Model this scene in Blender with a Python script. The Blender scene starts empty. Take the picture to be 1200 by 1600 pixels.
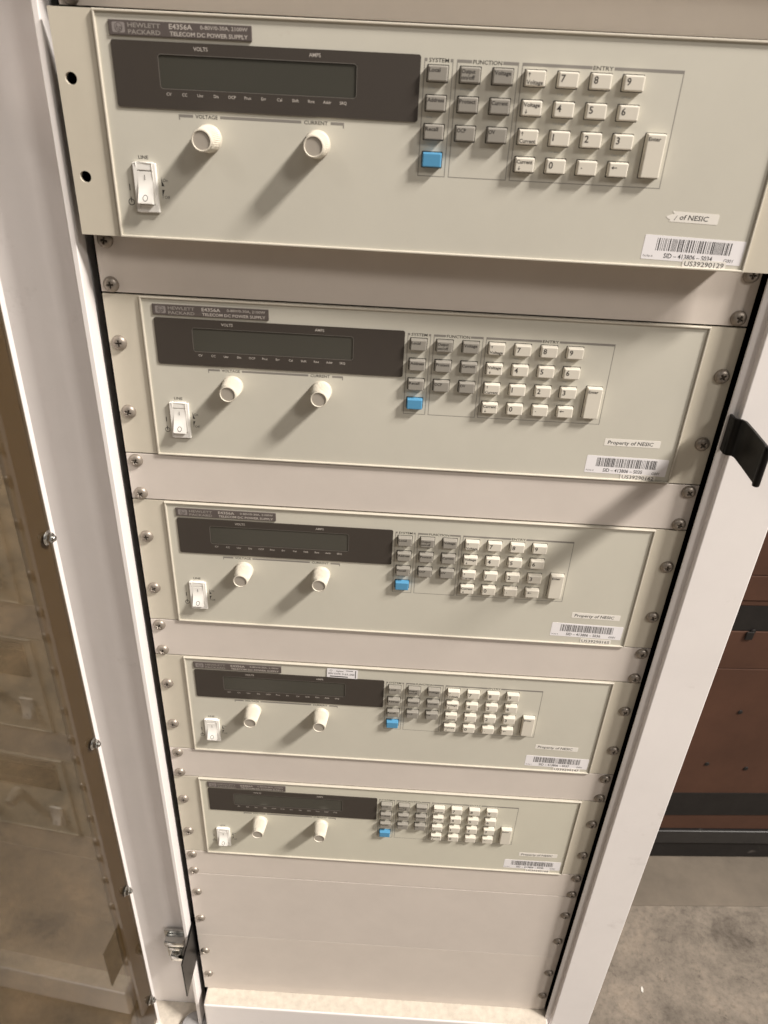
import bpy, bmesh, math, random
from mathutils import Vector, Matrix
random.seed(7)
SC = bpy.context.scene
COL = SC.collection
K = 0.001                     # everything below is written in millimetres
FLOOR = -1110.0               # floor level in rack millimetres (rack z = 0 at the top edge of the second supply)
U = 44.45
def V(x, y, z): return Vector((x * K, y * K, (z - FLOOR) * K))

# ------------------------------------------------------------------ camera
cam = bpy.data.cameras.new('camera')
cam.sensor_fit = 'VERTICAL'; cam.sensor_height = 36.0
cam.lens = 1144.15 / 1600 * 36.0
cam.clip_start = 0.02; cam.clip_end = 200
cam.dof.use_dof = True; cam.dof.focus_distance = 0.70; cam.dof.aperture_fstop = 12.0
camo = bpy.data.objects.new('camera', cam); COL.objects.link(camo)
R = [[0.9982329674087423, 0.03980688736154705, 0.04411750782764022],
     [0.05818251554964235, -0.5039383684241239, -0.8617777646901477],
     [-0.012072185496106976, 0.8628218428787121, -0.5053639577460294]]
right, down, fwd = (Vector(r) for r in R)
m = Matrix((right, -down, -fwd)).transposed().to_4x4()
m.translation = V(227.889, -549.751, 145.068)
camo.matrix_world = m
SC.camera = camo

# ------------------------------------------------------------------ light
w = bpy.data.worlds.new('World'); SC.world = w; w.use_nodes = True
bg = w.node_tree.nodes['Background']
bg.inputs[0].default_value = (1.0, 0.93, 0.86, 1); bg.inputs[1].default_value = 0.105
def lamp(name, loc, aim, sx, sy, power, col=(1.0, 0.93, 0.85)):
    l = bpy.data.lights.new(name, 'AREA'); l.shape = 'RECTANGLE'; l.size = sx; l.size_y = sy
    l.energy = power; l.color = col
    o = bpy.data.objects.new(name, l); COL.objects.link(o)
    o.location = V(*loc)
    o.rotation_euler = (V(*aim) - V(*loc)).to_track_quat('-Z', 'Y').to_euler()
    return o
lamp('ceiling_or_fill_lamp', (5100, -2420, 5400), (230, 0, -400), 0.62, 0.62, 800)
lamp('ceiling_or_fill_lamp', (6700, -2200, 6900), (230, 0, -400), 0.9, 0.9, 640)
lamp('ceiling_or_fill_lamp', (5000, -5500, 5000), (230, 0, -400), 1.3, 1.3, 235)
lamp('ceiling_or_fill_lamp', (1100, -4500, 3600), (230, 0, -400), 1.2, 1.2, 14)  # added frontal fill, lifts the right post's inner band
lamp('ceiling_or_fill_lamp', (-2700, -2900, 3300), (230, 0, -400), 0.7, 0.7, 20)
lamp('ceiling_or_fill_lamp', (-2200, 2900, 3300), (-600, 500, -1100), 0.6, 0.6, 760)
lamp('ceiling_or_fill_lamp', (1100, 640, 3300), (900, 200, -1100), 0.3, 0.3, 30)  # lamp added behind the boxes to shade the floor in front
SC.view_settings.view_transform = 'Standard'
SC.view_settings.look = 'None'
SC.view_settings.gamma = 1; SC.view_settings.exposure = -0.10
SC.view_settings.use_curve_mapping = False
SC.cycles.max_bounces = 10

# ------------------------------------------------------------------ materials
def mat(name, col, rough=0.5, metal=0.0, var=0.0, vscale=60.0, bump=0.0, bscale=900.0, spec=0.5, col2=None, stain=None, aged=False):
    M = bpy.data.materials.new(name); M.use_nodes = True
    nt = M.node_tree; b = nt.nodes['Principled BSDF']
    b.inputs['Base Color'].default_value = (*col, 1)
    b.inputs['Roughness'].default_value = rough; b.inputs['Metallic'].default_value = metal
    b.inputs['Specular IOR Level'].default_value = spec
    tc = nt.nodes.new('ShaderNodeTexCoord')
    src = None
    if var > 0:
        n = nt.nodes.new('ShaderNodeTexNoise'); n.inputs['Scale'].default_value = vscale
        n.inputs['Detail'].default_value = 6; n.inputs['Roughness'].default_value = 0.65
        nt.links.new(tc.outputs['Object'], n.inputs['Vector'])
        r = nt.nodes.new('ShaderNodeValToRGB')
        r.color_ramp.elements[0].position = 0.32; r.color_ramp.elements[1].position = 0.68
        c2 = col2 or tuple(c * (1 - var) for c in col)
        r.color_ramp.elements[0].color = (*c2, 1); r.color_ramp.elements[1].color = (*col, 1)
        nt.links.new(n.outputs['Fac'], r.inputs['Fac'])
        src = r.outputs['Color']
        rr = nt.nodes.new('ShaderNodeMapRange')
        rr.inputs['To Min'].default_value = min(1, rough * 1.12); rr.inputs['To Max'].default_value = rough * 0.9
        nt.links.new(n.outputs['Fac'], rr.inputs['Value']); nt.links.new(rr.outputs['Result'], b.inputs['Roughness'])
    if stain:
        scol, sscale, lo, hi = stain
        n = nt.nodes.new('ShaderNodeTexNoise'); n.inputs['Scale'].default_value = sscale
        n.inputs['Detail'].default_value = 9; n.inputs['Roughness'].default_value = 0.72
        nt.links.new(tc.outputs['Object'], n.inputs['Vector'])
        r = nt.nodes.new('ShaderNodeValToRGB')
        r.color_ramp.elements[0].position = lo; r.color_ramp.elements[1].position = hi
        r.color_ramp.elements[0].color = (0, 0, 0, 1); r.color_ramp.elements[1].color = (1, 1, 1, 1)
        nt.links.new(n.outputs['Fac'], r.inputs['Fac'])
        mx = nt.nodes.new('ShaderNodeMix'); mx.data_type = 'RGBA'
        nt.links.new(r.outputs['Color'], mx.inputs[0])
        if src: nt.links.new(src, mx.inputs[6])
        else: mx.inputs[6].default_value = (*col, 1)
        mx.inputs[7].default_value = (*scol, 1)
        src = mx.outputs[2]
    if src and aged:
        oi = nt.nodes.new('ShaderNodeObjectInfo'); hs = nt.nodes.new('ShaderNodeHueSaturation')
        for sock, lo, hi in (('Value', 0.965, 1.03), ('Saturation', 0.86, 1.06), ('Hue', 0.497, 0.506)):
            mr = nt.nodes.new('ShaderNodeMapRange'); mr.inputs['To Min'].default_value = lo; mr.inputs['To Max'].default_value = hi
            nt.links.new(oi.outputs['Random'], mr.inputs['Value']); nt.links.new(mr.outputs['Result'], hs.inputs[sock])
        nt.links.new(src, hs.inputs['Color']); src = hs.outputs['Color']
    if src: nt.links.new(src, b.inputs['Base Color'])
    if bump > 0:
        n = nt.nodes.new('ShaderNodeTexNoise'); n.inputs['Scale'].default_value = bscale; n.inputs['Detail'].default_value = 3
        nt.links.new(tc.outputs['Object'], n.inputs['Vector'])
        bp = nt.nodes.new('ShaderNodeBump'); bp.inputs['Strength'].default_value = bump; bp.inputs['Distance'].default_value = 0.0004
        nt.links.new(n.outputs['Fac'], bp.inputs['Height']); nt.links.new(bp.outputs['Normal'], b.inputs['Normal'])
    return M

M = {}
M['face'] = mat('face_paint', (0.605, 0.580, 0.498), 0.50, var=0.07, vscale=9, bump=0.10, bscale=2500, stain=((0.50, 0.46, 0.37), 38, 0.66, 0.82), aged=True)
M['rim'] = mat('rim_paint', (0.585, 0.545, 0.465), 0.5, var=0.08, vscale=60, bump=0.06, bscale=2000)
M['ear'] = mat('ear_paint', (0.590, 0.545, 0.455), 0.50, var=0.05, vscale=25, bump=0.10, bscale=2500)
M['blank'] = mat('blank_paint', (0.665, 0.598, 0.540), 0.52, var=0.06, vscale=18, bump=0.12, bscale=2500, stain=((0.42, 0.36, 0.30), 55, 0.72, 0.80), aged=True)
M['white'] = mat('cabinet_paint', (0.812, 0.775, 0.762), 0.45, spec=0.35, var=0.05, vscale=12, bump=0.05, bscale=1500, stain=((0.56, 0.52, 0.50), 10, 0.60, 0.80))
M['dusty'] = mat('dusty_paint', (0.62, 0.56, 0.48), 0.9, var=0.22, vscale=120, bump=0.6, bscale=900, stain=((0.45, 0.38, 0.30), 160, 0.66, 0.74))
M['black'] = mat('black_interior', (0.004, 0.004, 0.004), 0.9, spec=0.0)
M['bracket'] = mat('black_enamel', (0.006, 0.0055, 0.0055), 0.33, spec=0.22, var=0.3, vscale=50)
M['display'] = mat('display_panel', (0.048, 0.039, 0.032), 0.6, var=0.06, vscale=30, bump=0.08, bscale=3000)
M['lcd'] = mat('display_window', (0.062, 0.060, 0.050), 0.16, spec=0.5)
M['plate'] = mat('nameplate', (0.105, 0.088, 0.082), 0.42, var=0.05)
M['plate_light'] = mat('nameplate_emblem', (0.26, 0.235, 0.225), 0.42)
M['print_light'] = mat('light_print', (0.50, 0.46, 0.42), 0.6)
M['print_dim'] = mat('faint_print', (0.30, 0.275, 0.25), 0.6)
M['outline'] = mat('outline_print', (0.15, 0.135, 0.12), 0.6)
M['print_dark'] = mat('dark_print', (0.045, 0.040, 0.036), 0.6)
M['print_grey'] = mat('grey_print', (0.235, 0.220, 0.200), 0.6)
M['print_blue'] = mat('blue_grey_print', (0.36, 0.38, 0.39), 0.6)
M['key_grey'] = mat('grey_key', (0.285, 0.267, 0.236), 0.5, var=0.04)
M['key_light'] = mat('light_key', (0.67, 0.63, 0.55), 0.45, var=0.03)
M['key_blue'] = mat('blue_key', (0.085, 0.290, 0.500), 0.45, var=0.03)
M['well'] = mat('key_gap_shade', (0.035, 0.032, 0.028), 0.8)  # dark colour stands in for shade in the gaps
M['knob'] = mat('knob_plastic', (0.62, 0.575, 0.49), 0.45, var=0.04)
M['knob_cap'] = mat('knob_cap', (0.370, 0.335, 0.290), 0.45)
M['switch'] = mat('switch_plastic', (0.86, 0.84, 0.80), 0.30)
M['sticker'] = mat('label_paper', (0.84, 0.82, 0.84), 0.40)
M['sticker_warm'] = mat('label_tape', (0.80, 0.77, 0.72), 0.35)
M['ink'] = mat('black_ink', (0.018, 0.018, 0.020), 0.5)
M['steel'] = mat('nickel_screw', (0.37, 0.325, 0.28), 0.42, metal=0.6, var=0.25, vscale=300)
M['recess'] = mat('screw_recess_shade', (0.10, 0.085, 0.07), 0.5, metal=0.8)  # darker copy of the screw metal, shade painted into the cross
M['zinc'] = mat('zinc_plate', (0.62, 0.62, 0.60), 0.22, metal=1.0, var=0.2, vscale=200)
M['wood'] = mat('brown_board', (0.076, 0.035, 0.0215), 0.7, var=0.30, vscale=7, bump=0.2, bscale=400, spec=0.25, stain=((0.055, 0.026, 0.016), 14, 0.60, 0.72))
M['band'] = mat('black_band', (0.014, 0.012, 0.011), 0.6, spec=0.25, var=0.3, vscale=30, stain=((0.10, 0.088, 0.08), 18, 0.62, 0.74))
M['rail'] = mat('black_rail', (0.014, 0.013, 0.013), 0.35, var=0.3, vscale=40, stain=((0.22, 0.21, 0.20), 26, 0.62, 0.72))
M['chip'] = mat('white_chip', (0.55, 0.53, 0.49), 0.6)

# smoked acrylic: tinted see-through sheet with a mirror-like surface
def smoked():
    A = bpy.data.materials.new('smoked_acrylic'); A.use_nodes = True
    nt = A.node_tree; nt.nodes.remove(nt.nodes['Principled BSDF'])
    out = nt.nodes['Material Output']
    t = nt.nodes.new('ShaderNodeBsdfTransparent'); t.inputs[0].default_value = (0.535, 0.485, 0.405, 1)
    g = nt.nodes.new('ShaderNodeBsdfGlossy'); g.inputs['Roughness'].default_value = 0.045
    f = nt.nodes.new('ShaderNodeFresnel'); f.inputs['IOR'].default_value = 1.49
    mx = nt.nodes.new('ShaderNodeMixShader')
    geo = nt.nodes.new('ShaderNodeNewGeometry')      # only the outer faces mirror; the sheet's exit faces let light pass
    inv = nt.nodes.new('ShaderNodeMath'); inv.operation = 'SUBTRACT'; inv.inputs[0].default_value = 1.0
    mu = nt.nodes.new('ShaderNodeMath'); mu.operation = 'MULTIPLY'
    nt.links.new(geo.outputs['Backfacing'], inv.inputs[1])
    nt.links.new(f.outputs[0], mu.inputs[0]); nt.links.new(inv.outputs[0], mu.inputs[1])
    nt.links.new(mu.outputs[0], mx.inputs[0]); nt.links.new(t.outputs[0], mx.inputs[1]); nt.links.new(g.outputs[0], mx.inputs[2])
    nt.links.new(mx.outputs[0], out.inputs[0])
    return A
M['acrylic'] = smoked()

def concrete():
    C = bpy.data.materials.new('concrete'); C.use_nodes = True
    nt = C.node_tree; b = nt.nodes['Principled BSDF']; b.inputs['Roughness'].default_value = 0.75
    tc = nt.nodes.new('ShaderNodeTexCoord')
    def noise(s, d, r, dist=0.0):
        n = nt.nodes.new('ShaderNodeTexNoise'); n.inputs['Scale'].default_value = s; n.inputs['Detail'].default_value = d
        n.inputs['Roughness'].default_value = r; n.inputs['Distortion'].default_value = dist
        nt.links.new(tc.outputs['Object'], n.inputs['Vector']); return n.outputs['Fac']
    def ramp(src, *els):
        r = nt.nodes.new('ShaderNodeValToRGB')
        while len(r.color_ramp.elements) < len(els): r.color_ramp.elements.new(0.5)
        for e, (p, c) in zip(r.color_ramp.elements, els): e.position = p; e.color = (*c, 1)
        nt.links.new(src, r.inputs['Fac']); return r.outputs['Color']
    def mul(a, c):
        x = nt.nodes.new('ShaderNodeMix'); x.data_type = 'RGBA'; x.blend_type = 'MULTIPLY'; x.inputs[0].default_value = 1
        nt.links.new(a, x.inputs[6]); nt.links.new(c, x.inputs[7]); return x.outputs[2]
    base = ramp(noise(3.2, 8, 0.6), (0.25, (0.118, 0.099, 0.080)), (0.5, (0.158, 0.133, 0.108)), (0.75, (0.196, 0.168, 0.139)))
    blot = ramp(noise(8, 14, 0.74, 0.3), (0.34, (0.36, 0.34, 0.315)), (0.46, (0.84, 0.84, 0.83)), (0.54, (1.05, 1.05, 1.04)), (0.68, (1.55, 1.50, 1.44)))
    grit = ramp(noise(120, 6, 0.75), (0.28, (0.62, 0.61, 0.60)), (0.5, (1, 1, 1)), (0.8, (1.15, 1.15, 1.15)))
    fine = ramp(noise(34, 12, 0.82, 0.4), (0.33, (0.45, 0.43, 0.40)), (0.43, (1, 1, 1)), (0.62, (1.0, 1.0, 1.0)), (0.74, (1.30, 1.28, 1.25)))
    nt.links.new(mul(mul(mul(base, blot), grit), fine), b.inputs['Base Color'])
    bp = nt.nodes.new('ShaderNodeBump'); bp.inputs['Strength'].default_value = 0.4; bp.inputs['Distance'].default_value = 0.002
    nt.links.new(noise(140, 6, 0.7), bp.inputs['Height']); nt.links.new(bp.outputs['Normal'], b.inputs['Normal'])
    return C
M['concrete'] = concrete()

# ------------------------------------------------------------------ mesh helpers (local millimetres)
class MB:
    def __init__(s): s.bm = bmesh.new(); s.mi = 0
    def _faces(s, vs, fs):
        b = [s.bm.verts.new(v) for v in vs]
        out = []
        for f in fs:
            try: out.append(s.bm.faces.new([b[i] for i in f]))
            except ValueError: pass
        for f in out: f.material_index = s.mi
        return b, out
    def box(s, x0, x1, y0, y1, z0, z1, bevel=0.0, seg=2, taper=0.0):
        # taper shrinks the -y face
        t = taper
        vs = [(x0, y1, z0), (x1, y1, z0), (x1, y1, z1), (x0, y1, z1), (x0 + t, y0, z0 + t), (x1 - t, y0, z0 + t), (x1 - t, y0, z1 - t), (x0 + t, y0, z1 - t)]
        fs = [(0, 3, 2, 1), (4, 5, 6, 7), (0, 1, 5, 4), (1, 2, 6, 5), (2, 3, 7, 6), (3, 0, 4, 7)]
        b, f = s._faces(vs, fs)
        if bevel > 0:
            es = list({e for ff in f for e in ff.edges})
            r = bmesh.ops.bevel(s.bm, geom=es, offset=bevel, segments=seg, affect='EDGES', profile=0.5, clamp_overlap=True)
            for ff in r['faces']: ff.material_index = s.mi
        return s
    def prism(s, pts, y0, y1):
        # polygon in xz extruded along y
        n = len(pts)
        vs = [(x, y0, z) for x, z in pts] + [(x, y1, z) for x, z in pts]
        fs = [tuple(range(n)), tuple(range(2 * n - 1, n - 1, -1))] + [(i, i + n, (i + 1) % n + n, (i + 1) % n) for i in range(n)]
        s._faces(vs, fs); return s
    def prismz(s, pts, z0, z1):
        n = len(pts)
        vs = [(x, y, z0) for x, y in pts] + [(x, y, z1) for x, y in pts]
        fs = [tuple(range(n - 1, -1, -1)), tuple(range(n, 2 * n))] + [(i, (i + 1) % n, (i + 1) % n + n, i + n) for i in range(n)]
        s._faces(vs, fs); return s
    def quad(s, x0, x1, z0, z1, y):
        s._faces([(x0, y, z0), (x1, y, z0), (x1, y, z1), (x0, y, z1)], [(0, 1, 2, 3)]); return s
    def rquad(s, x0, x1, z0, z1, y, r, n=5):
        pts = []
        for cx, cz, a in ((x1 - r, z1 - r, 0), (x0 + r, z1 - r, 90), (x0 + r, z0 + r, 180), (x1 - r, z0 + r, 270)):
            for k in range(n + 1):
                t = math.radians(a + 90 * k / n); pts.append((cx + r * math.cos(t), y, cz + r * math.sin(t)))
        s._faces(pts, [tuple(range(len(pts) - 1, -1, -1))[::-1]]); return s
    def lathe(s, prof, seg=32, cx=0, cz=0, flute=None):
        # prof: (radius, y) ; axis along y
        rings = []
        for r, y in prof:
            ring = []
            for k in range(seg):
                a = 2 * math.pi * k / seg
                rr = r
                if flute and flute[0] <= y <= flute[1] and k % 2: rr = r - flute[2]
                ring.append(s.bm.verts.new((cx + rr * math.cos(a), y, cz + rr * math.sin(a))))
            rings.append(ring)
        for a, b in zip(rings, rings[1:]):
            for k in range(seg):
                f = s.bm.faces.new((a[k], a[(k + 1) % seg], b[(k + 1) % seg], b[k])); f.material_index = s.mi
        f = s.bm.faces.new(rings[-1]); f.material_index = s.mi
        return s
    def ringpath(s, pts, wdt, y, closed=True):
        # flat ribbon along xz points
        n = len(pts)
        for i in range(n if closed else n - 1):
            a = Vector(pts[i]); b = Vector(pts[(i + 1) % n]); d = (b - a)
            if d.length == 0: continue
            d.normalize(); p = Vector((-d.y, d.x)) * wdt / 2
            e = d * wdt * 0.45
            q = [a - e + p, a - e - p, b + e - p, b + e + p]
            s._faces([(v.x, y - 0.002 * (i % 2), v.y) for v in q], [(0, 1, 2, 3)])
        return s
    def text(s, txt, x, z, y, h, align='CENTER', sx=1.0, bold=0.0, shear=0.0, track=1.0, width=None):
        vs, fs = text_mesh(txt, bold, shear, track)
        if not vs: return s
        x0 = min(v[0] for v in vs); x1 = max(v[0] for v in vs)
        kx = width / (x1 - x0) if width else h * sx
        off = {'CENTER': (x0 + x1) / 2, 'LEFT': x0, 'RIGHT': x1}[align]
        s._faces([(x + (v[0] - off) * kx, y, z + (v[1] - 0.36) * h) for v in vs], fs)
        return s
    def build(s, name, mats, parent=None, loc=None, smooth=0.0, kind=None):
        bm = s.bm
        bmesh.ops.recalc_face_normals(bm, faces=[f for f in bm.faces]) if s.__dict__.get('solid', True) else None
        for v in bm.verts: v.co *= K
        me = bpy.data.meshes.new(name); bm.to_mesh(me); bm.free()
        if not isinstance(mats, (list, tuple)): mats = [mats]
        for mm_ in mats: me.materials.append(M[mm_])
        if smooth:
            for p in me.polygons: p.use_smooth = True
            me.set_sharp_from_angle(angle=math.radians(smooth))
        return link(name, me, parent, loc)
def word(parent, matl, name, *a, **k):
    b = flat(); b.text(*a, **k); return b.build(name, matl, parent, (0, 0, 0))
_tc = {}
def text_mesh(txt, bold, shear, track):
    key = (txt, bold, shear, track)
    if key not in _tc:
        c = bpy.data.curves.new('t', 'FONT'); c.body = txt; c.size = 1.0; c.resolution_u = 2
        c.offset = bold; c.shear = shear; c.space_character = track
        o = bpy.data.objects.new('t', c); COL.objects.link(o)
        dg = bpy.context.evaluated_depsgraph_get(); dg.update()
        me = o.evaluated_get(dg).to_mesh()
        _tc[key] = ([tuple(v.co) for v in me.vertices], [tuple(p.vertices) for p in me.polygons])
        o.evaluated_get(dg).to_mesh_clear()
        bpy.data.objects.remove(o); bpy.data.curves.remove(c)
    return _tc[key]
def flat():
    b = MB(); b.solid = False; return b
def link(name, data, parent=None, loc=None):
    o = bpy.data.objects.new(name, data); COL.objects.link(o)
    if parent: o.parent = parent
    if loc is not None: o.location = Vector(loc) * K if parent else V(*loc)
    return o
def thing(name, label, cat, loc, group=None, rot=None):
    o = bpy.data.objects.new(name, None); COL.objects.link(o); o.empty_display_size = 0.02
    o.location = V(*loc); o['label'] = label; o['category'] = cat
    if group: o['group'] = group
    if rot: o.rotation_euler = rot
    return o
def copy_tree(o, parent=None):
    c = o.copy(); COL.objects.link(c); c.parent = parent
    for ch in list(o.children): copy_tree(ch, c)
    return c

# ------------------------------------------------------------------ floor
f = MB(); f._faces([(-6000, -5000, FLOOR), (7000, -5000, FLOOR), (7000, 9000, FLOOR), (-6000, 9000, FLOOR)], [(0, 1, 2, 3)])
for v in f.bm.verts: v.co.z = 0
fl = f.build('floor', 'concrete'); fl['kind'] = 'structure'
M['sealed'] = mat('sealed_concrete', (0.150, 0.124, 0.096), 0.6, var=0.38, vscale=7, bump=0.3, bscale=300, stain=((0.075, 0.064, 0.050), 13, 0.58, 0.74))
f = MB(); f.box(-20, 900, 0, 800, 0, 0.8, 0)
fl = f.build('floor_strip', 'sealed', None, (640, 243, FLOOR + 0.5)); fl.rotation_euler = (0, 0, math.radians(3.5)); fl['kind'] = 'structure'

# ------------------------------------------------------------------ rack cabinet
ZT, ZB = 223.0, -1061.0
rack = thing('rack_cabinet', 'white steel equipment rack cabinet with its smoked acrylic door swung open', 'rack', (0, 0, FLOOR))
def rk(mb, name, mats, parent=None, smooth=0.0):       # cabinet parts are drawn in rack millimetres
    for v in mb.bm.verts: v.co.z -= FLOOR
    return mb.build(name, mats, parent or rack, (0, 0, 0), smooth)
def arc(cx, cy, r, a0, a1, n=5):
    return [(cx + r * math.cos(math.radians(a0 + (a1 - a0) * k / n)), cy + r * math.sin(math.radians(a0 + (a1 - a0) * k / n))) for k in range(n + 1)]
# left (hinge side) post: recessed front face, raised lip beside the panels
pts = [(-7, 1.4), (-10.5, 1.4), (-10.5, 40), (-92, 40), (-92, 18), (-11.6, 18), (-11.6, -14.0)] + arc(-10.6, -14.0, 1.0, 180, 270, 6) + arc(-7.9, -14.1, 0.9, 270, 360, 6)
rk(MB().prismz(pts[::1], ZB, ZT), 'left_post', 'white')
# right post
pts = [(500, 9), (500, -8.8), (483.2, -8.8), (483.0, -9.2), (483.5, -10), (490.7, -10), (491, -10.3), (491, -13.6)] + arc(492.4, -13.6, 1.4, 180, 270, 6) + [(541.6, -15)] + arc(541.6, -13.6, 1.4, 270, 360, 6) + [(543, 40), (508, 40), (508, 9)]
rk(MB().prismz(pts, -1085, ZT), 'right_post', 'white')
# cabinet body behind the panels
b = MB(); b.box(-92, -89, 40.5, 640, ZB, ZT); rk(b, 'left_side_panel', 'white')
b = MB(); b.box(540, 543, 40.5, 640, ZB, ZT); rk(b, 'right_side_panel', 'white')
b = MB(); b.box(-92, 543, -30, 640, ZT + .5, ZT + 62, 3); rk(b, 'unseen_shade_header', 'white')  # out-of-view header, added to cast shade on the top blank panel
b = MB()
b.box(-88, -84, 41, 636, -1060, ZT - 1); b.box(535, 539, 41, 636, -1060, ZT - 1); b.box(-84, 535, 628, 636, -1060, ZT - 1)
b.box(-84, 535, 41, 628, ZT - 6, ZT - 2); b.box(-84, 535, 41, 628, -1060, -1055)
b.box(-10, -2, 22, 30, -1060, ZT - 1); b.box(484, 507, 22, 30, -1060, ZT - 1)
rk(b, 'gap_shade_liner', 'black')  # added liner, black so the gaps beside the panels look unlit
for x0, x1 in ((0.5, 17), (465.6, 482)):
    b = MB(); b.box(x0, x1, 2.6, 22, -1055, ZT - 8); rk(b, 'mounting_rail', 'black')
# plinth below the panels, its top thick with dust
b = MB(); b.box(3, 486, -23, 30, -1037, -979.4, 2.5, 3); pl = rk(b, 'plinth', 'white')
b = MB(); b.box(4.6, 484.4, -21.2, 2, -979.5, -978.9); rk(b, 'dust_film', 'dusty', pl)
b = MB(); b.box(-92, -1, -120, 39, -1078, -1061.6, 2, 2); sl = rk(b, 'base_sill', 'white')
b = MB(); b.box(-90.4, -2.6, -118, 17.6, -1061.7, -1061.1); rk(b, 'dust_film', 'dusty', sl)
b = MB(); b.lathe([(21, 0), (21, 7), (19, 9.5), (14, 10)], 40)
for v in b.bm.verts: v.co = Vector((v.co.x - 16, v.co.z - 17, v.co.y - 1061.1))
M['foot_grey'] = mat('grey_foot', (0.33, 0.32, 0.32), 0.6, var=0.15, vscale=60)
rk(b, 'foot_pad', 'foot_grey')
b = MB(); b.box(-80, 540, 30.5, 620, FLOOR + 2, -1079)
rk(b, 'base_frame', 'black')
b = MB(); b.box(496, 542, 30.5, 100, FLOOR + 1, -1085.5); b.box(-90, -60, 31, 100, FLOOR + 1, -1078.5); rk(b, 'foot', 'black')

# door, swung open past the hinge-side post
DN = Vector((math.cos(-0.0644), math.sin(-0.0644), 0)); DU = Vector((math.sin(-0.0644), -math.cos(-0.0644), 0))
DO = Vector((-51.7 / math.cos(0.0644) + -39 * 0.0645, -39, 0))
def dpt(u, n, z): p = DO + DU * u + DN * n; return (p.x, p.y, z)
def dbox(mb, u0, u1, n0, n1, z0, z1, bevel=0.0):
    old = set(mb.bm.verts)
    mb.box(u0, u1, n0, n1, z0, z1, bevel)
    for v in mb.bm.verts:
        if v not in old: v.co = Vector(dpt(v.co.x, v.co.y, v.co.z))
    return mb
DZ0, DZ1, DW = -992.0, 222.0, 560.0
d = MB()
dbox(d, 0, 38, -8, -3.4, DZ0, DZ1, 1.2)
dbox(d, DW - 38, DW, -8, -3.4, DZ0, DZ1, 1.2)
dbox(d, 38.3, DW - 38.3, -8, -3.4, DZ0, DZ0 + 50, 1.2)
dbox(d, 38.3, DW - 38.3, -8, -3.4, DZ1 - 50, DZ1, 1.2)
dbox(d, 0, 5.6, -3.3, 0.4, DZ0, DZ1, 0.5)
dbox(d, -38, 3, -14, -8.2, 120, 200); dbox(d, 3, 14, -20, -8.2, -1061, -940)
door = rk(d, 'door', 'white')
d = MB(); dbox(d, 6.4, DW - 6, -3.0, 0, DZ0 + 14, DZ1 - 6)
rk(d, 'acrylic_panel', 'acrylic', door)
def nut(z):
    d = MB()
    d.lathe([(5.8, 0), (6.2, 0.5), (5.2, 1.5), (4.6, 1.8)], 24)
    d.lathe([(4.7, 1.6), (4.7, 4.6), (4.1, 5.2), (2.6, 5.2)], 6)
    d.lathe([(2.5, 5.0), (2.5, 6.8), (2.1, 7.3)], 16)
    for v in d.bm.verts:
        x, y, zz = v.co; v.co = Vector(dpt(12.6 + x, y + 0.1, zz + z))
    rk(d, 'flange_nut', 'zinc', door, smooth=20)
for z in (52, -190, -431.4, -673.8, -914.4): nut(z)

# black strike arm that reaches out of the gap beside the right post
def arm(path, thick, z0, z1, name, curl=None, mats='bracket'):
    L = []; Rr = []
    P = [Vector(p) for p in path]
    for i, p in enumerate(P):
        a = P[max(0, i - 1)]; c = P[min(len(P) - 1, i + 1)]; t = (c - a).normalized(); nrm = Vector((-t.y, t.x)) * thick / 2
        L.append(p + nrm); Rr.append(p - nrm)
    poly = [(v.x, v.y) for v in L] + [(v.x, v.y) for v in reversed(Rr)]
    b = MB(); b.prismz(poly, z0, z1)
    if curl:
        cx, cy, r = curl
        pts = arc(cx, cy, r, 0, 360, 20)[:-1]
        n = len(pts); vs = []; prof = [(0.55, z0 - 0.8), (0.9, z0 - 0.2), (1, z0 + 1.2), (1, z1 - 1.2), (0.9, z1 + 0.2), (0.55, z1 + 0.8)]
        for s_, z in prof: vs += [(cx + (x - cx) * s_, cy + (y - cy) * s_, z) for x, y in pts]
        fs = [tuple(range(n - 1, -1, -1)), tuple(range(5 * n, 6 * n))]
        for j in range(5): fs += [(j * n + i, j * n + (i + 1) % n, (j + 1) * n + (i + 1) % n, (j + 1) * n + i) for i in range(n)]
        b._faces(vs, fs)
    return rk(b, name, mats, smooth=35)
arm([(487.5, 26), (486.2, 4), (485.8, -16)] + arc(488.8, -17, 3.2, 180, 240, 3) + [(490.5, -20.5), (492.2, -24), (491.6, -40), (489.8, -69)], 1.8, -95.2, -64.8, 'strike_arm', curl=(489.6, -70.5, 2.7))
arm([(-4.4, 26), (-4.6, 4), (-4.3, -52)], 1.6, -898, -823, 'strike_plate')
# zinc catch on the hinge-side post, next to the plate
b = MB()
b.box(-50, -22, 11, 14.8, -925, -862, 0.8)
b.box(-47, -20, -2, 11, -878, -868, 1.6); b.box(-44, -24, 1, 11, -893, -886, 1.2)
b.box(-42, -10, -2, 9, -912, -901, 2.0)
b.lathe([(5, -6), (5, 10)], 16, cx=-24, cz=-893)
rk(b, 'door_catch', 'zinc', smooth=30)

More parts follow.
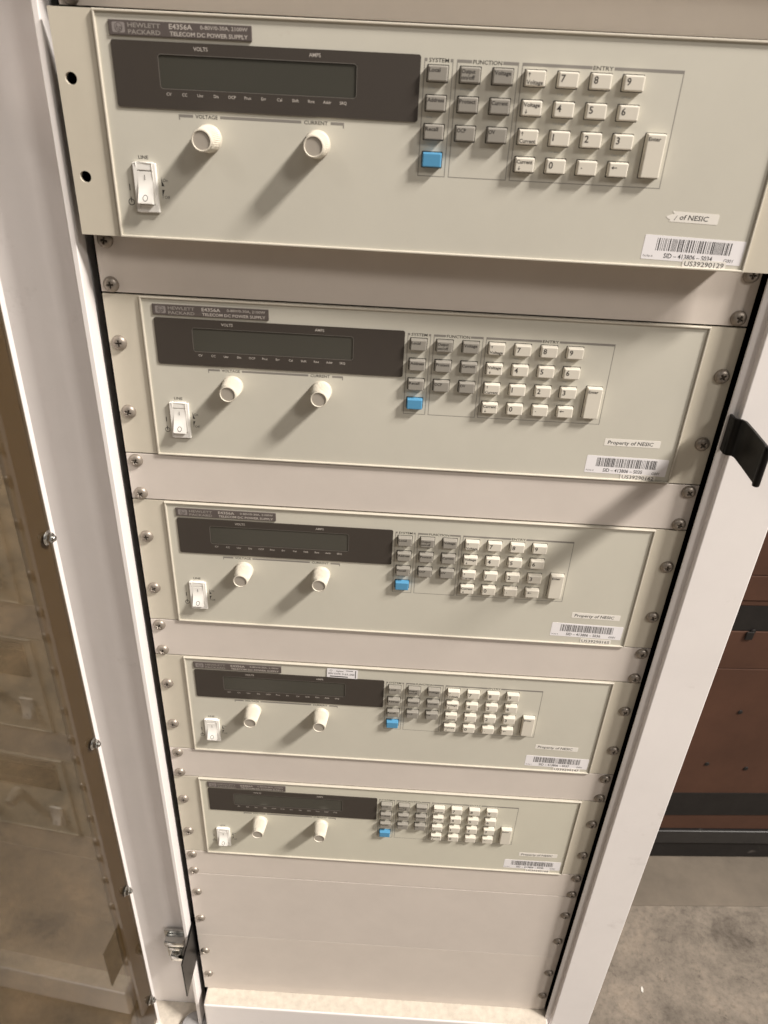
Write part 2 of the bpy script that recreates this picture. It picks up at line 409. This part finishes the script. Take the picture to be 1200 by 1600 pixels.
# ------------------------------------------------------------------ screws
def screw_mesh():
    b = MB(); seg, rings, RR = 56, 15, 5.9
    b.solid = True
    rows = []
    for j in range(rings + 1):
        r = RR * j / rings; row = []
        for k in range(seg if j else 1):
            a = 2 * math.pi * k / seg; x, z = r * math.cos(a), r * math.sin(a)
            y = -3.6 * math.sqrt(max(0, 1 - (r / RR) ** 2.6)) - 0.25
            cr = max(0, min(1, (0.85 - min(abs(x), abs(z))) / 0.35)) * max(0, min(1, (2.7 - max(abs(x), abs(z))) / 0.5))
            y += 1.7 * cr
            row.append((b.bm.verts.new((x, y, z)), cr))
        rows.append(row)
    for j in range(rings):
        A, B = rows[j], rows[j + 1]
        for k in range(seg):
            if j == 0: q = (A[0], B[k], B[(k + 1) % seg])
            else: q = (A[k], B[k], B[(k + 1) % seg], A[(k + 1) % seg])
            fc = b.bm.faces.new([v for v, c in q]); fc.material_index = 1 if sum(c for v, c in q) / len(q) > 0.75 else 0
    base = [b.bm.verts.new((v.co.x, 0.2, v.co.z)) for v, c in rows[-1]]
    for k in range(seg): b.bm.faces.new((rows[-1][k][0], base[k], base[(k + 1) % seg], rows[-1][(k + 1) % seg][0]))
    o = b.build('screw', ['steel', 'recess'], None, (0, 0, 0), smooth=50)
    me = o.data; bpy.data.objects.remove(o)
    return me
SCREW = screw_mesh()
def screw(parent, x, z):
    s = link('screw', SCREW, parent, (x + random.uniform(-.3, .3), 0, z + random.uniform(-.3, .3)))
    s.rotation_euler = (0, random.uniform(0, math.pi / 2), 0)
    return s

# ------------------------------------------------------------------ blank panels
def blank(units, ztop, label, group=None):
    h = units * U - (1.3 if units == 1 else 0.5)
    t = thing('blank_panel', label, 'blank panel', (0, 0, ztop - 0.65), group)
    b = MB(); b.box(0, 482.6, 0, 2.4, -h, 0, 0.15 if units == 1 else 0.0, 1); b.build('plate', 'blank', t, (0, 0, 0))
    zs = (-6.0, -37.6) if units == 1 else (-37.7, -94.8)
    for x in (8.2, 474.8):
        for z in zs: screw(t, x, z)
    return t
blank(1, 5 * U, 'narrow beige blank panel above the unscrewed pulled-out power supply')
blank(1, 1 * U, 'narrow blank panel in the shadow right below the pulled-out power supply')
blank(1, -3 * U, 'narrow blank panel between the power supplies stickered S035 and S036')
blank(1, -7 * U, 'narrow blank panel between the power supplies stickered S036 and S037')
blank(1, -11 * U, 'narrow blank panel above the lowest power supply')
blank(1, -15 * U, 'narrow blank panel directly under the lowest power supply')
blank(3, -16 * U, 'tall beige blank panel, upper of the two tall ones above the plinth')
blank(3, -19 * U, 'tall beige blank panel, bottom one, resting just above the dusty plinth')

# ------------------------------------------------------------------ power supply (local origin: top left of the ear face)
COLX = [240.0, 259.9, 279.8, 299.6, 319.4, 339.3, 359.1]; ROWZ = [-25.1, -41.1, -57.1, -73.0]
H = 131.9
def ear_mesh(x0, x1, holes):
    # plate with two oblong slots
    b = MB(); zs = sorted([0] + [z + s * 3.6 for z in holes for s in (1, -1)] + [-H], reverse=True)
    hx0, hx1 = (4.6, 12.4) if x0 < 100 else (470.6, 478.4)
    out = []
    # rows of boxes around the slots
    rows = [(0, holes[0] + 3.6), (holes[0] - 3.6, holes[1] + 3.6), (holes[1] - 3.6, -H)]
    def ring(z):
        c = []
        for k in range(8):
            a = math.radians(90 - 180 * k / 7); c.append((hx1 - 3.6 + 3.6 * math.cos(a), z + 3.6 * math.sin(a)))
        for k in range(8):
            a = math.radians(270 - 180 * k / 7); c.append((hx0 + 3.6 + 3.6 * math.cos(a), z + 3.6 * math.sin(a)))
        return c
    def face(y, flip):
        polys = []
        for z1, z0 in rows: polys.append([(x0, z0), (x1, z0), (x1, z1), (x0, z1)])
        for hz in holes:
            r = ring(hz)
            rr = r[:8]; ll = r[8:]
            polys.append([(x1, hz + 3.6)] + rr + [(x1, hz - 3.6)])
            polys.append([(x0, hz - 3.6)] + ll + [(x0, hz + 3.6)])
        for p in polys:
            vs = [(x, y, z) for x, z in p]
            b._faces(vs, [tuple(range(len(vs)))])
    face(0, False); face(3, True)
    for hz in holes:
        r = ring(hz); n = len(r)
        b._faces([(x, 0, z) for x, z in r] + [(x, 3, z) for x, z in r], [(i, (i + 1) % n, (i + 1) % n + n, i + n) for i in range(n)])
    for xa, za, xb, zb in ((x0, 0, x1, 0), (x1, 0, x1, -H), (x1, -H, x0, -H), (x0, -H, x0, 0)):
        b._faces([(xa, 0, za), (xb, 0, zb), (xb, 3, zb), (xa, 3, za)], [(0, 1, 2, 3)])
    bmesh.ops.remove_doubles(b.bm, verts=b.bm.verts[:], dist=0.01)
    return b
LEG = {}
def make_supply(label):
    t = thing('power_supply', label, 'power supply', (0, 0, 0), 'identical bench power supplies mounted in the rack')
    P0 = (0, 0, 0)
    holes = (-37.7, -94.8)
    ear_mesh(0, 27.8, holes).build('ear', 'ear', t, P0)
    ear_mesh(456.6, 482.6, holes).build('ear', 'ear', t, P0)
    b = MB(); b.box(29, 455.4, 3.2, 420, -H + 1, -1); b.build('chassis', 'ear', t, P0)
    # raised rim around the face
    X0, X1, Z0, Z1 = 28.0, 456.4, -H, 0.0
    b = MB(); W = 1.5
    prof = [(0, 3), (0, -1.8), (0.4, -2.3), (1.1, -2.3), (1.5, -1.9), (1.5, 0.4)]
    rings = []
    for o, y in prof:
        rings.append([(X0 + o, y, Z0 + o), (X1 - o, y, Z0 + o), (X1 - o, y, Z1 - o), (X0 + o, y, Z1 - o)])
    vs = [v for r in rings for v in r]; fs = []
    for j in range(len(prof) - 1):
        fs += [(j * 4 + i, j * 4 + (i + 1) % 4, (j + 1) * 4 + (i + 1) % 4, (j + 1) * 4 + i) for i in range(4)]
    b._faces(vs, fs); b.build('bezel', 'rim', t, P0)
    b = MB(); b.box(X0 + W, X1 - W, -0.8, 3, Z0 + W, Z1 - W); face = b.build('front_panel', 'face', t, P0)
    FY = -0.8
    # nameplate
    b = MB(); b.box(37.4, 125.7, FY - 1.2, FY + .1, -13.4, -5.3, 0.4, 2); npl = b.build('nameplate', 'plate', t, P0)
    y = FY - 1.24
    b = flat(); b.rquad(39.6, 47.6, -12.0, -6.5, y, 1.0); b.build('emblem', 'plate_light', npl, P0)
    b = flat(); b.ringpath([(43.6 + 2.3 * math.cos(a * math.pi / 12), -9.25 + 2.3 * math.sin(a * math.pi / 12)) for a in range(24)], 0.32, y - .03)
    b.text('hp', 43.6, -9.3, y - .03, 4.2, shear=0.35, bold=0.01); b.build('emblem_lettering', 'plate', npl, P0)
    word(npl, 'print_dim', 'maker_lettering', 'HEWLETT', 49.4, -7.7, y, 3.3, 'LEFT', bold=0.016, width=20.2)
    word(npl, 'print_dim', 'maker_lettering', 'PACKARD', 49.4, -11.2, y, 3.3, 'LEFT', bold=0.016, width=20.0)
    word(npl, 'print_light', 'model_lettering', 'E4356A', 75.0, -7.6, y, 3.7, 'LEFT', bold=0.014, width=14.2)
    word(npl, 'print_light', 'model_lettering', '0-80V/0-30A, 2100W', 94.2, -7.4, y, 2.8, 'LEFT', width=29, bold=0.006)
    word(npl, 'print_light', 'model_lettering', 'TELECOM DC POWER SUPPLY', 75.2, -11.3, y, 3.1, 'LEFT', bold=0.014, width=48)
    # display
    wx0, wx1, wz0, wz1 = 66.4, 190.0, -40.6, -22.4
    b = MB()
    b.prism([(wx0, -52.0), (wx0, -15.6)] + [(39.1 - 1.6 * math.sin(a * math.pi / 8), -17.2 + 1.6 * math.cos(a * math.pi / 8)) for a in range(5)] + [(39.1 - 1.6 * math.cos(a * math.pi / 8), -50.4 - 1.6 * math.sin(a * math.pi / 8)) for a in range(5)], FY - 0.9, FY + .1)
    b.prism([(wx1, -15.6), (wx1, -52.0)] + [(227.7 + 1.6 * math.sin(a * math.pi / 8), -50.4 - 1.6 * math.cos(a * math.pi / 8)) for a in range(5)] + [(227.7 + 1.6 * math.cos(a * math.pi / 8), -17.2 + 1.6 * math.sin(a * math.pi / 8)) for a in range(5)], FY - 0.9, FY + .1)
    b.box(wx0, wx1, FY - 0.9, FY + .1, wz1, -15.6); b.box(wx0, wx1, FY - 0.9, FY + .1, -52.0, wz0)
    dp = b.build('display_panel', 'display', t, P0)
    y = FY - 0.94
    b = MB(); b.box(wx0, wx1, FY - 0.25, FY + .05, wz0, wz1); b.build('display_window', 'lcd', dp, P0)
    b = flat(); rp = rrect(66.2, 190.2, -40.8, -22.2, 2.0); b.ringpath(rp, 0.3, y); b.build('window_outline', 'outline', dp, P0)
    for s_, x in (('VOLTS', 93.4), ('AMPS', 164.2)): word(dp, 'print_light', 'display_lettering', s_, x, -18.6, y, 3.0, bold=0.008)
    for i, s_ in enumerate(('CV', 'CC', 'Unr', 'Dis', 'OCP', 'Prot', 'Err', 'Cal', 'Shift', 'Rmt', 'Addr', 'SRQ')):
        word(dp, 'print_light', 'display_lettering', s_, 71.2 + 10.07 * i, -43.6, y, 2.45, bold=0.008)
    # printing on the face
    y = FY - 0.05
    z = -55.4
    for x0, x1, hk in ((76, 85.3, 76), (102.8, 155.2, None), (174, 182.6, 181.9)):
        b = flat(); b.quad(x0, x1, z - 0.8, z + 0.8, y)
        if hk: b.quad(hk, hk + .7, z - 2.4, z - .8, y)
        b.build('knob_bracket_line', 'print_grey', face, P0)
    for x0, x1, lx0, lx1 in ((231.4, 249.1, 233.2, 247.4), (251.3, 289.0, 260.4, 279.4), (291.1, 388.9, 333.4, 346.8)):
        zt, zb = -18.0, -83.0; b = flat()
        for a, c in ((x0, lx0), (lx1, x1)): b.quad(a, c, zt - 0.85, zt + 0.85, y)
        b.quad(x0, x0 + .45, zb, zt - .85, y); b.quad(x1 - .45, x1, zb, zt - .85, y); b.quad(x0 + .45, x1 - .45, zb, zb + .45, y)
        b.build('key_group_outline', 'print_grey', face, P0)
    for s_, x, zz, wd in (('VOLTAGE', 94.0, -55.4, 14.4), ('CURRENT', 164.6, -55.4, 15.2), ('SYSTEM', 240.3, -18.0, 12.2), ('FUNCTION', 269.9, -18.0, 17.6), ('ENTRY', 340.1, -18.0, 12.2), ('LINE', 49.8, -80.8, 6.6)):
        word(face, 'print_dark', 'panel_lettering', s_, x, zz, y, 3.1, bold=0.012, width=wd)
    b = flat(); b.quad(38.0, 38.6, -101.6, -97.6, y); b.build('on_mark', 'print_dark', face, P0)
    b = flat()
    b.ringpath([(38.4 + 1.9 * math.cos(math.radians(90 + a)), -108.9 + 1.9 * math.sin(math.radians(90 + a))) for a in range(0, 361, 18)], 0.5, y, False)
    b.quad(38.12, 38.68, -108.9, -105.6, y - .02); b.build('standby_mark', 'print_dark', face, P0)
    word(face, 'print_dark', 'panel_lettering', 'On', 63.0, -94.2, y, 2.8); word(face, 'print_dark', 'panel_lettering', 'Off', 63.4, -104.8, y, 2.8)
    b = flat(); b._faces([(60.3, y, -91.8), (60.3, y, -98), (62.2, y, -98), (61.0, y, -95.4)], [(0, 1, 2, 3)]); b.build('arrow_mark', 'print_dark', face, P0)
    b = flat(); b._faces([(60.3, y, -106.3), (60.3, y, -100.2), (62.2, y, -100.2), (61.0, y, -102.6)], [(3, 2, 1, 0)]); b.build('arrow_mark', 'print_dark', face, P0)
    for s_, c, r in (('Error', 0, 0), ('Save', 0, 1), ('Prot Clear', 1, 0), ('VCal', 4, 0), ('ICal', 5, 0), ('OVCal', 6, 0), ('Cal Enable', 4, 1), ('Cal Disable', 5, 1), ('Pass', 6, 1), ('Cal Save', 4, 2), ('-', 5, 2), ('Clear Entry', 6, 2)):
        word(face, 'print_blue', 'shift_lettering', s_, COLX[c] - 5.2, ROWZ[r] - 7.6, y, 2.0, 'LEFT')
    # knobs
    for x in (94.7, 165.5):
        b = MB(); b.lathe([(8.5, -0.8), (8.5, -2.0), (8.3, -2.3), (8.0, -5), (7.0, -14.0), (6.7, -18.6), (6.4, -19.5), (5.8, -19.7), (5.5, -19.3), (5.4, -18.8)], 88, flute=(-18.7, -2.3, 0.38))
        k = b.build('knob', 'knob', t, (x, 0, -67.8), smooth=50)
        b = MB(); b.lathe([(5.45, -18.0), (5.40, -18.95), (3, -18.9)], 32); b.build('knob_cap', 'knob_cap', k, P0)
    # rocker switch
    b = MB()
    x0, x1, z0, z1 = 42.5, 58.1, -114.6, -84.0
    ix0, ix1, iz0, iz1 = 45.0, 55.6, -109.9, -88.6
    for bx in ((x0, ix0, z0, z1), (ix1, x1, z0, z1), (ix0, ix1, iz1, z1), (ix0, ix1, z0, iz0)): b.box(bx[0], bx[1], FY - 2.6, FY, bx[2], bx[3])
    bmesh.ops.remove_doubles(b.bm, verts=b.bm.verts[:], dist=0.01)
    sw = b.build('power_switch', 'switch', t, P0)
    bv = sw.modifiers.new('bevel', 'BEVEL'); bv.width = 0.5 * K; bv.segments = 2; bv.limit_method = 'ANGLE'
    b = MB(); b.quad(ix0 - .1, ix1 + .1, iz0 - .1, iz1 + .1, FY - .2); b.build('switch_well', 'well', sw, P0)
    prof = [(-89.0, -1.4), (-89.2, -3.4), (-92.0, -3.35), (-96.0, -3.6), (-100.0, -4.5), (-104.0, -6.2), (-107.4, -8.2), (-108.4, -8.3), (-108.9, -7.7), (-109.5, -1.4)]
    b = MB(); n = len(prof)
    vs = [(45.4, yy, zz) for zz, yy in prof] + [(55.2, yy, zz) for zz, yy in prof]
    b._faces(vs, [tuple(range(n)), tuple(range(2 * n - 1, n - 1, -1))] + [(i, (i + 1) % n, (i + 1) % n + n, i + n) for i in range(n)])
    rk_ = b.build('rocker', 'switch', sw, P0, smooth=45)
    b = flat(); b.quad(50.1, 50.5, -94.4, -91.2, -3.75)
    ring = [(50.3 + 1.55 * math.cos(a * math.pi / 10), -105.2 + 1.75 * math.sin(a * math.pi / 10)) for a in range(20)]
    k0 = len(b.bm.verts); b.ringpath(ring, 0.36, 0.0)
    for v in list(b.bm.verts)[k0:]:
        v.co.y += -4.5 + (v.co.z + 100) * (1.7 / 4) - 0.12 if v.co.z > -104 else -6.2 + (v.co.z + 104) * (2.0 / 3.4) - 0.12
    b.build('rocker_marks', 'print_dark', sw, P0)
    # flat dark plates standing in for the shaded gaps round the keys
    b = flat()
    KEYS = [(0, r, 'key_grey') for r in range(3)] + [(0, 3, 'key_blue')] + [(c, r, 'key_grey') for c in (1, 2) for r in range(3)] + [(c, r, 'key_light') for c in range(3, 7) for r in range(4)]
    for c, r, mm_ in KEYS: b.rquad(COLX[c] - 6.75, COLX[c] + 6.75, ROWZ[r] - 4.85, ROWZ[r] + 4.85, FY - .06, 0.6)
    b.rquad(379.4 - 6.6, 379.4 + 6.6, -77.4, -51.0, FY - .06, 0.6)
    b.build('key_gap_shade', 'well', face, P0)
    if not LEG:
        for kind in ('key_grey', 'key_light', 'key_blue'):
            b = MB(); b.box(-6.35, 6.35, -5.6, -0.4, -4.45, 4.45, 0.7, 3, taper=0.35); LEG[kind] = b.build('key', kind, None, (0, 0, 0))
        b = MB(); b.box(-6.2, 6.2, -5.6, -0.4, -12.9, 12.9, 0.7, 3, taper=0.35); LEG['enter'] = b.build('key', 'key_light', None, (0, 0, 0))
    LT = {(0, 0): ('Local',), (0, 1): ('Address',), (0, 2): ('Recall',), (1, 0): ('Output', 'on/off'), (1, 1): ('Protect',), (1, 2): ('OCP',), (2, 0): ('Voltage',), (2, 1): ('Current',), (2, 2): ('OV',),
          (3, 0): ('^', 'Voltage'), (3, 1): ('Voltage', 'v'), (3, 2): ('^', 'Current'), (3, 3): ('Current', 'v'), (4, 0): '7', (5, 0): '8', (6, 0): '9', (4, 1): '4', (5, 1): '5', (6, 1): '6', (4, 2): '1', (5, 2): '2', (6, 2): '3', (4, 3): '0', (5, 3): '.', (6, 3): '<'}
    def arrow(b, x, z, up, y):
        s = 1 if up else -1
        b.quad(x - .16, x + .16, z - 1.0, z + 1.0, y)
        pts = [(x - .75, y - .01, z + .25 * s), (x + .75, y - .01, z + .25 * s), (x, y - .01, z + 1.3 * s)]
        b._faces(pts, [(0, 1, 2) if up else (2, 1, 0)])
    for c, r, kind in KEYS:
        k = link('key', LEG[kind].data, t, (COLX[c], 0, ROWZ[r]))
        lt = LT.get((c, r))
        if not lt: continue
        b = flat(); y = -5.66
        if isinstance(lt, str):
            if lt == '<':
                b.quad(-3.6, -1.0, 1.05, 1.55, y)
                b._faces([(-4.6, y, 1.3), (-3.2, y - .01, 0.3), (-3.2, y - .01, 2.3)], [(0, 1, 2)])
            elif lt == '.': b.rquad(-3.9, -3.2, -.35, .35, y, .3)
            else: b.text(lt, -4.6, 0.9, y, 5.6, 'LEFT', bold=0.016)
        else:
            zz = 2.0 if lt[0] != '^' else 1.9
            for s in lt:
                if s in '^v': arrow(b, -4.0 if s == '^' else -3.4, zz if s == '^' else zz + .2, s == '^', y)
                else: b.text(s, -5.3, zz, y, 3.1, 'LEFT', bold=0.02, width={'Local': 6.8, 'Recall': 8.0, 'Address': 10.4, 'OCP': 5.6, 'OV': 4.0, 'Output': 8.2, 'on/off': 8.2}.get(s, 10.0))
                zz -= 3.2 if lt[0] == 'Output' else 3.9
        b.build('key_legend', 'print_dark', k, P0)
    k = link('key', LEG['enter'].data, t, (379.4, 0, -64.2))
    b = flat(); b.text('Enter', -5.0, 9.9, -5.66, 3.1, 'LEFT', bold=0.02, width=7.6); b.build('key_legend', 'print_dark', k, P0)
    return t
def rrect(x0, x1, z0, z1, r, n=4):
    pts = []
    for cx, cz, a in ((x1 - r, z1 - r, 0), (x0 + r, z1 - r, 90), (x0 + r, z0 + r, 180), (x1 - r, z0 + r, 270)):
        for k in range(n + 1):
            t = math.radians(a + 90 * k / n); pts.append((cx + r * math.cos(t), cz + r * math.sin(t)))
    return pts

proto = make_supply('')
for k in list(LEG): bpy.data.objects.remove(LEG[k])
def sticker(t, x, z, w_, h_, rot, name, matl, draw, y=-0.8, pts=None):
    b = MB(); b.prism(pts or rrect(0, w_, -h_, 0, 0.8), -0.12, 0.02)
    s = b.build(name, matl, t, (x, y, z)); s.rotation_euler = (0, rot, 0)
    b = flat(); draw(b); b.build('sticker_print', 'ink', s, (0, 0, 0))
    return s
def barcode(b, seed, x0, x1, z0, z1):
    rnd = random.Random(seed); x = x0
    while x < x1 - 0.6:
        w_ = rnd.choice((0.36, 0.36, 0.8)); b.quad(x, x + w_, z0, z1, -0.14); x += w_ + rnd.choice((0.40, 0.40, 0.85))
UNITS = [
    dict(pose=(-0.2, -18.56, 176.4, -1.066), code='S034', us='US39290129', bar=(386.3, -111.0, 0.020), usp=(414.6, -127.2), prop=(397.0, -95.8, 0.02), torn=True, screws=False,
         label='unscrewed power supply standing proud of the rack, empty ear slots and torn white sticker'),
    dict(pose=(0, 0, -0.75, 0), code='S035', us='US39290162', bar=(384.7, -110.2, 0.010), usp=(415.0, -126.6), prop=(396.2, -94.6, 0.0),
         label='power supply with barcode sticker ending S035, level with the black strike arm'),
    dict(pose=(0, 0, -4 * U - 0.75, 0), code='S036', us='US39290165', bar=(384.0, -107.2, 0.018), usp=(413.4, -124.4), prop=(400.5, -94.2, 0.018),
         label='power supply with barcode sticker ending S036, framed by narrow blank panels'),
    dict(pose=(0, 0, -8 * U - 0.75, 0), code='S037', us='US39290147', bar=(385.2, -109.4, 0.02), usp=(416.0, -126.2), prop=(392.6, -92.6, 0.03), serv=True,
         label='power supply with a small white service date sticker above its display'),
    dict(pose=(0, 0, -12 * U - 0.75, 0), code='S038', us='US39290168', bar=(384.7, -110.0, 0.0), usp=(411.4, -126.6), prop=(400.0, -95.6, 0.0),
         label='lowest power supply, its barcode sticker ending S038'),
]
supplies = []
for i, u in enumerate(UNITS):
    t = proto if i == 0 else copy_tree(proto)
    supplies.append(t)
for t, u in zip(supplies, UNITS):
    x, y, z, yaw = u['pose']
    t.location = V(x, y, z); t.rotation_euler = (0, 0, math.radians(yaw)); t['label'] = u['label']
    if u.get('screws', True):
        for sx in (8.2, 474.8):
            for sz in (-37.7, -94.8): screw(t, sx, sz)
    def dr(b, u=u):
        barcode(b, u['code'], 8.5, 58.5, -9.6, -1.6)
        b.text('SID \u2013 413806 \u2013 ' + u['code'], 15.0, -12.5, -0.14, 4.4, 'LEFT', bold=0.014, width=32.6)
        b.text('G001', 55.4, -12.9, -0.14, 3.1, 'LEFT', bold=0.008, shear=0.2, width=6.4); b.text('Facility #', 1.2, -13.3, -0.14, 1.9, 'LEFT', width=6.4)
    sticker(t, *u['bar'][:2], 67.2, 15.6, u['bar'][2], 'barcode_sticker', 'sticker', dr)
    def du(b, u=u): b.text(u['us'], 14.6, -2.7, -0.14, 4.6, 'CENTER', bold=0.006, width=26.4)
    sticker(t, u['usp'][0], max(u['usp'][1], -125.4), 29.2, 5.0, 0.012, 'serial_sticker', 'sticker_warm', du, y=-0.94)
    if u.get('torn'):
        def dp_(b):
            b.text('of NESIC', 9.0, -3.2, -0.14, 4.4, 'LEFT', bold=0.014, shear=0.12, width=18.8)
            b._faces([(5.4, -.14, -5.4), (5.9, -.14, -5.4), (7.4, -.14, -2.2), (6.9, -.14, -2.6)], [(0, 1, 2, 3)])
        pts = [(2.6, -6.4), (33.8, -6.4), (34.4, -5.8), (34.4, -0.6), (33.8, 0), (3.4, 0), (5.2, -1.6), (2.8, -2.2), (0, -3.4), (1.4, -4.6), (3.0, -5.2)]
        sticker(t, *u['prop'][:2], 0, 0, u['prop'][2], 'property_sticker', 'sticker_warm', dp_, pts=pts)
    else:
        def dp_(b): b.text('Property of NESIC', 2.6, -3.1, -0.14, 4.5, 'LEFT', bold=0.014, shear=0.12, width=37)
        sticker(t, *u['prop'][:2], 45.2, 6.2, u['prop'][2], 'property_sticker', 'sticker_warm', dp_)
    if u.get('serv'):
        def ds(b):
            b.text('Agilent', 9.0, -2.8, -0.14, 2.6, 'LEFT', 1.0, bold=0.01); b.text('SERV DATE: 21-JUL-2000', 1.3, -6.4, -0.14, 2.9, 'LEFT', bold=0.012, width=26.2)
            b.quad(3, 21, -10.6, -9.4, -.14); b.quad(28.2, 29.0, -11, -1.2, -.14); b.quad(19, 26, -2.2, -1.5, -.14)
            b.ringpath([(4 + 1.1 * math.cos(a * math.pi / 5), -2.6 + 1.1 * math.sin(a * math.pi / 5)) for a in range(10)], 0.3, -.14)
        sticker(t, 171.6, -3.2, 30.8, 11.6, 0.02, 'service_sticker', 'sticker', ds, y=-1.5)

# ------------------------------------------------------------------ stacked brown boxes on a black dolly, beside the rack
def crate(name, label, z0, z1, seams, yoff, rot, cat='crate'):
    t = thing(name, label, cat, (860, 352 + yoff, z0), None, (0, 0, rot))
    h = z1 - z0; zs = [0] + [s - z0 for s in seams] + [h]
    for a, c in zip(zs, zs[1:]):
        b = MB(); b.box(-255, 640, 0, 14, a + .6, c - .6, 1.2); b.build('board', 'wood', t, (0, 0, 0))
    b = MB(); b.box(-254, 639, 15, 560, 1, h - 1); b.build('box_body', 'wood', t, (0, 0, 0))
    return t
dolly = thing('dolly', 'low black steel dolly carrying the brown boxes beside the rack', 'dolly', (860, 352, FLOOR + 4), None, (0, 0, math.radians(3.5)))
b = MB(); b.box(-262, 650, -4, 36, 46, 80, 2); b.box(-262, 650, 520, 560, 46, 80, 2)
b.box(-262, -222, 36.2, 519.8, 47, 79); b.box(610, 650, 36.2, 519.8, 47, 79); b.build('frame', 'rail', dolly, (0, 0, 0))
b = MB(); b.box(-256, 644, 1, 9, 1, 45.8); b.build('underside_shade_sheet', 'band', dolly, (0, 0, 0))  # dark sheet standing in for the shade under the dolly
lo = crate('brown_box', 'lower brown wooden box with a black band round its foot, on the dolly', FLOOR + 84.5, -556, [-632], 2, math.radians(3.5))
b = MB(); b.prism([(-256, 38), (641, 50), (641, 108), (-256, 98)], -1.6, -.2); b.build('band', 'band', lo, (0, 0, 0))
for x, z in ((-70, 470), (-40, 300), (60, 294), (160, 288), (-62, 175), (10, 165), (110, 160)):
    b = MB(); b.lathe([(4.2, -.2), (3.6, -1.6), (1.5, -2.0)], 14, cx=x, cz=z); b.build('nail_head', 'band', lo, (0, 0, 0))
b = MB(); b.box(-80, -68, -3, -.2, 455, 470, 1); b.build('knot', 'band', lo, (0, 0, 0))
ru = thing('pallet', 'dark runner pallet sandwiched between the two brown boxes', 'pallet', (860, 352, -555.6), None, (0, 0, math.radians(3.5)))
for x in (-250, 180, 590):
    b = MB(); b.box(x, x + 45, 30, 540, 0, 47, 1); b.build('runner', 'band', ru, (0, 0, 0))
b = MB(); b.box(-249, 639, 3, 10, 0.5, 46.8); b.build('gap_shade_sheet', 'band', ru, (0, 0, 0))  # dark sheet fills the gap, standing in for its deep shade
b = MB(); b.box(-250, 640, 4, 550, 47.3, 57, 1); b.build('deck', 'wood', ru, (0, 0, 0))
up = crate('brown_box', 'upper brown wooden box standing on the dark runner pallet', -498, -40, [-452], 2, math.radians(3.5))
c = MB(); c.prism([(-2, -1.5), (-0.6, 2.0), (1.5, 2.6), (2.4, 0.4), (0.8, -2.6)], 0, 1.2)
for v in c.bm.verts: v.co = Vector((v.co.x, v.co.z * 1.8, v.co.y))
co = c.build('paint_chip', 'chip', None, (678, 104, FLOOR + 0.2)); co['label'] = 'small white paint chip lying on the concrete floor'; co['category'] = 'chip'
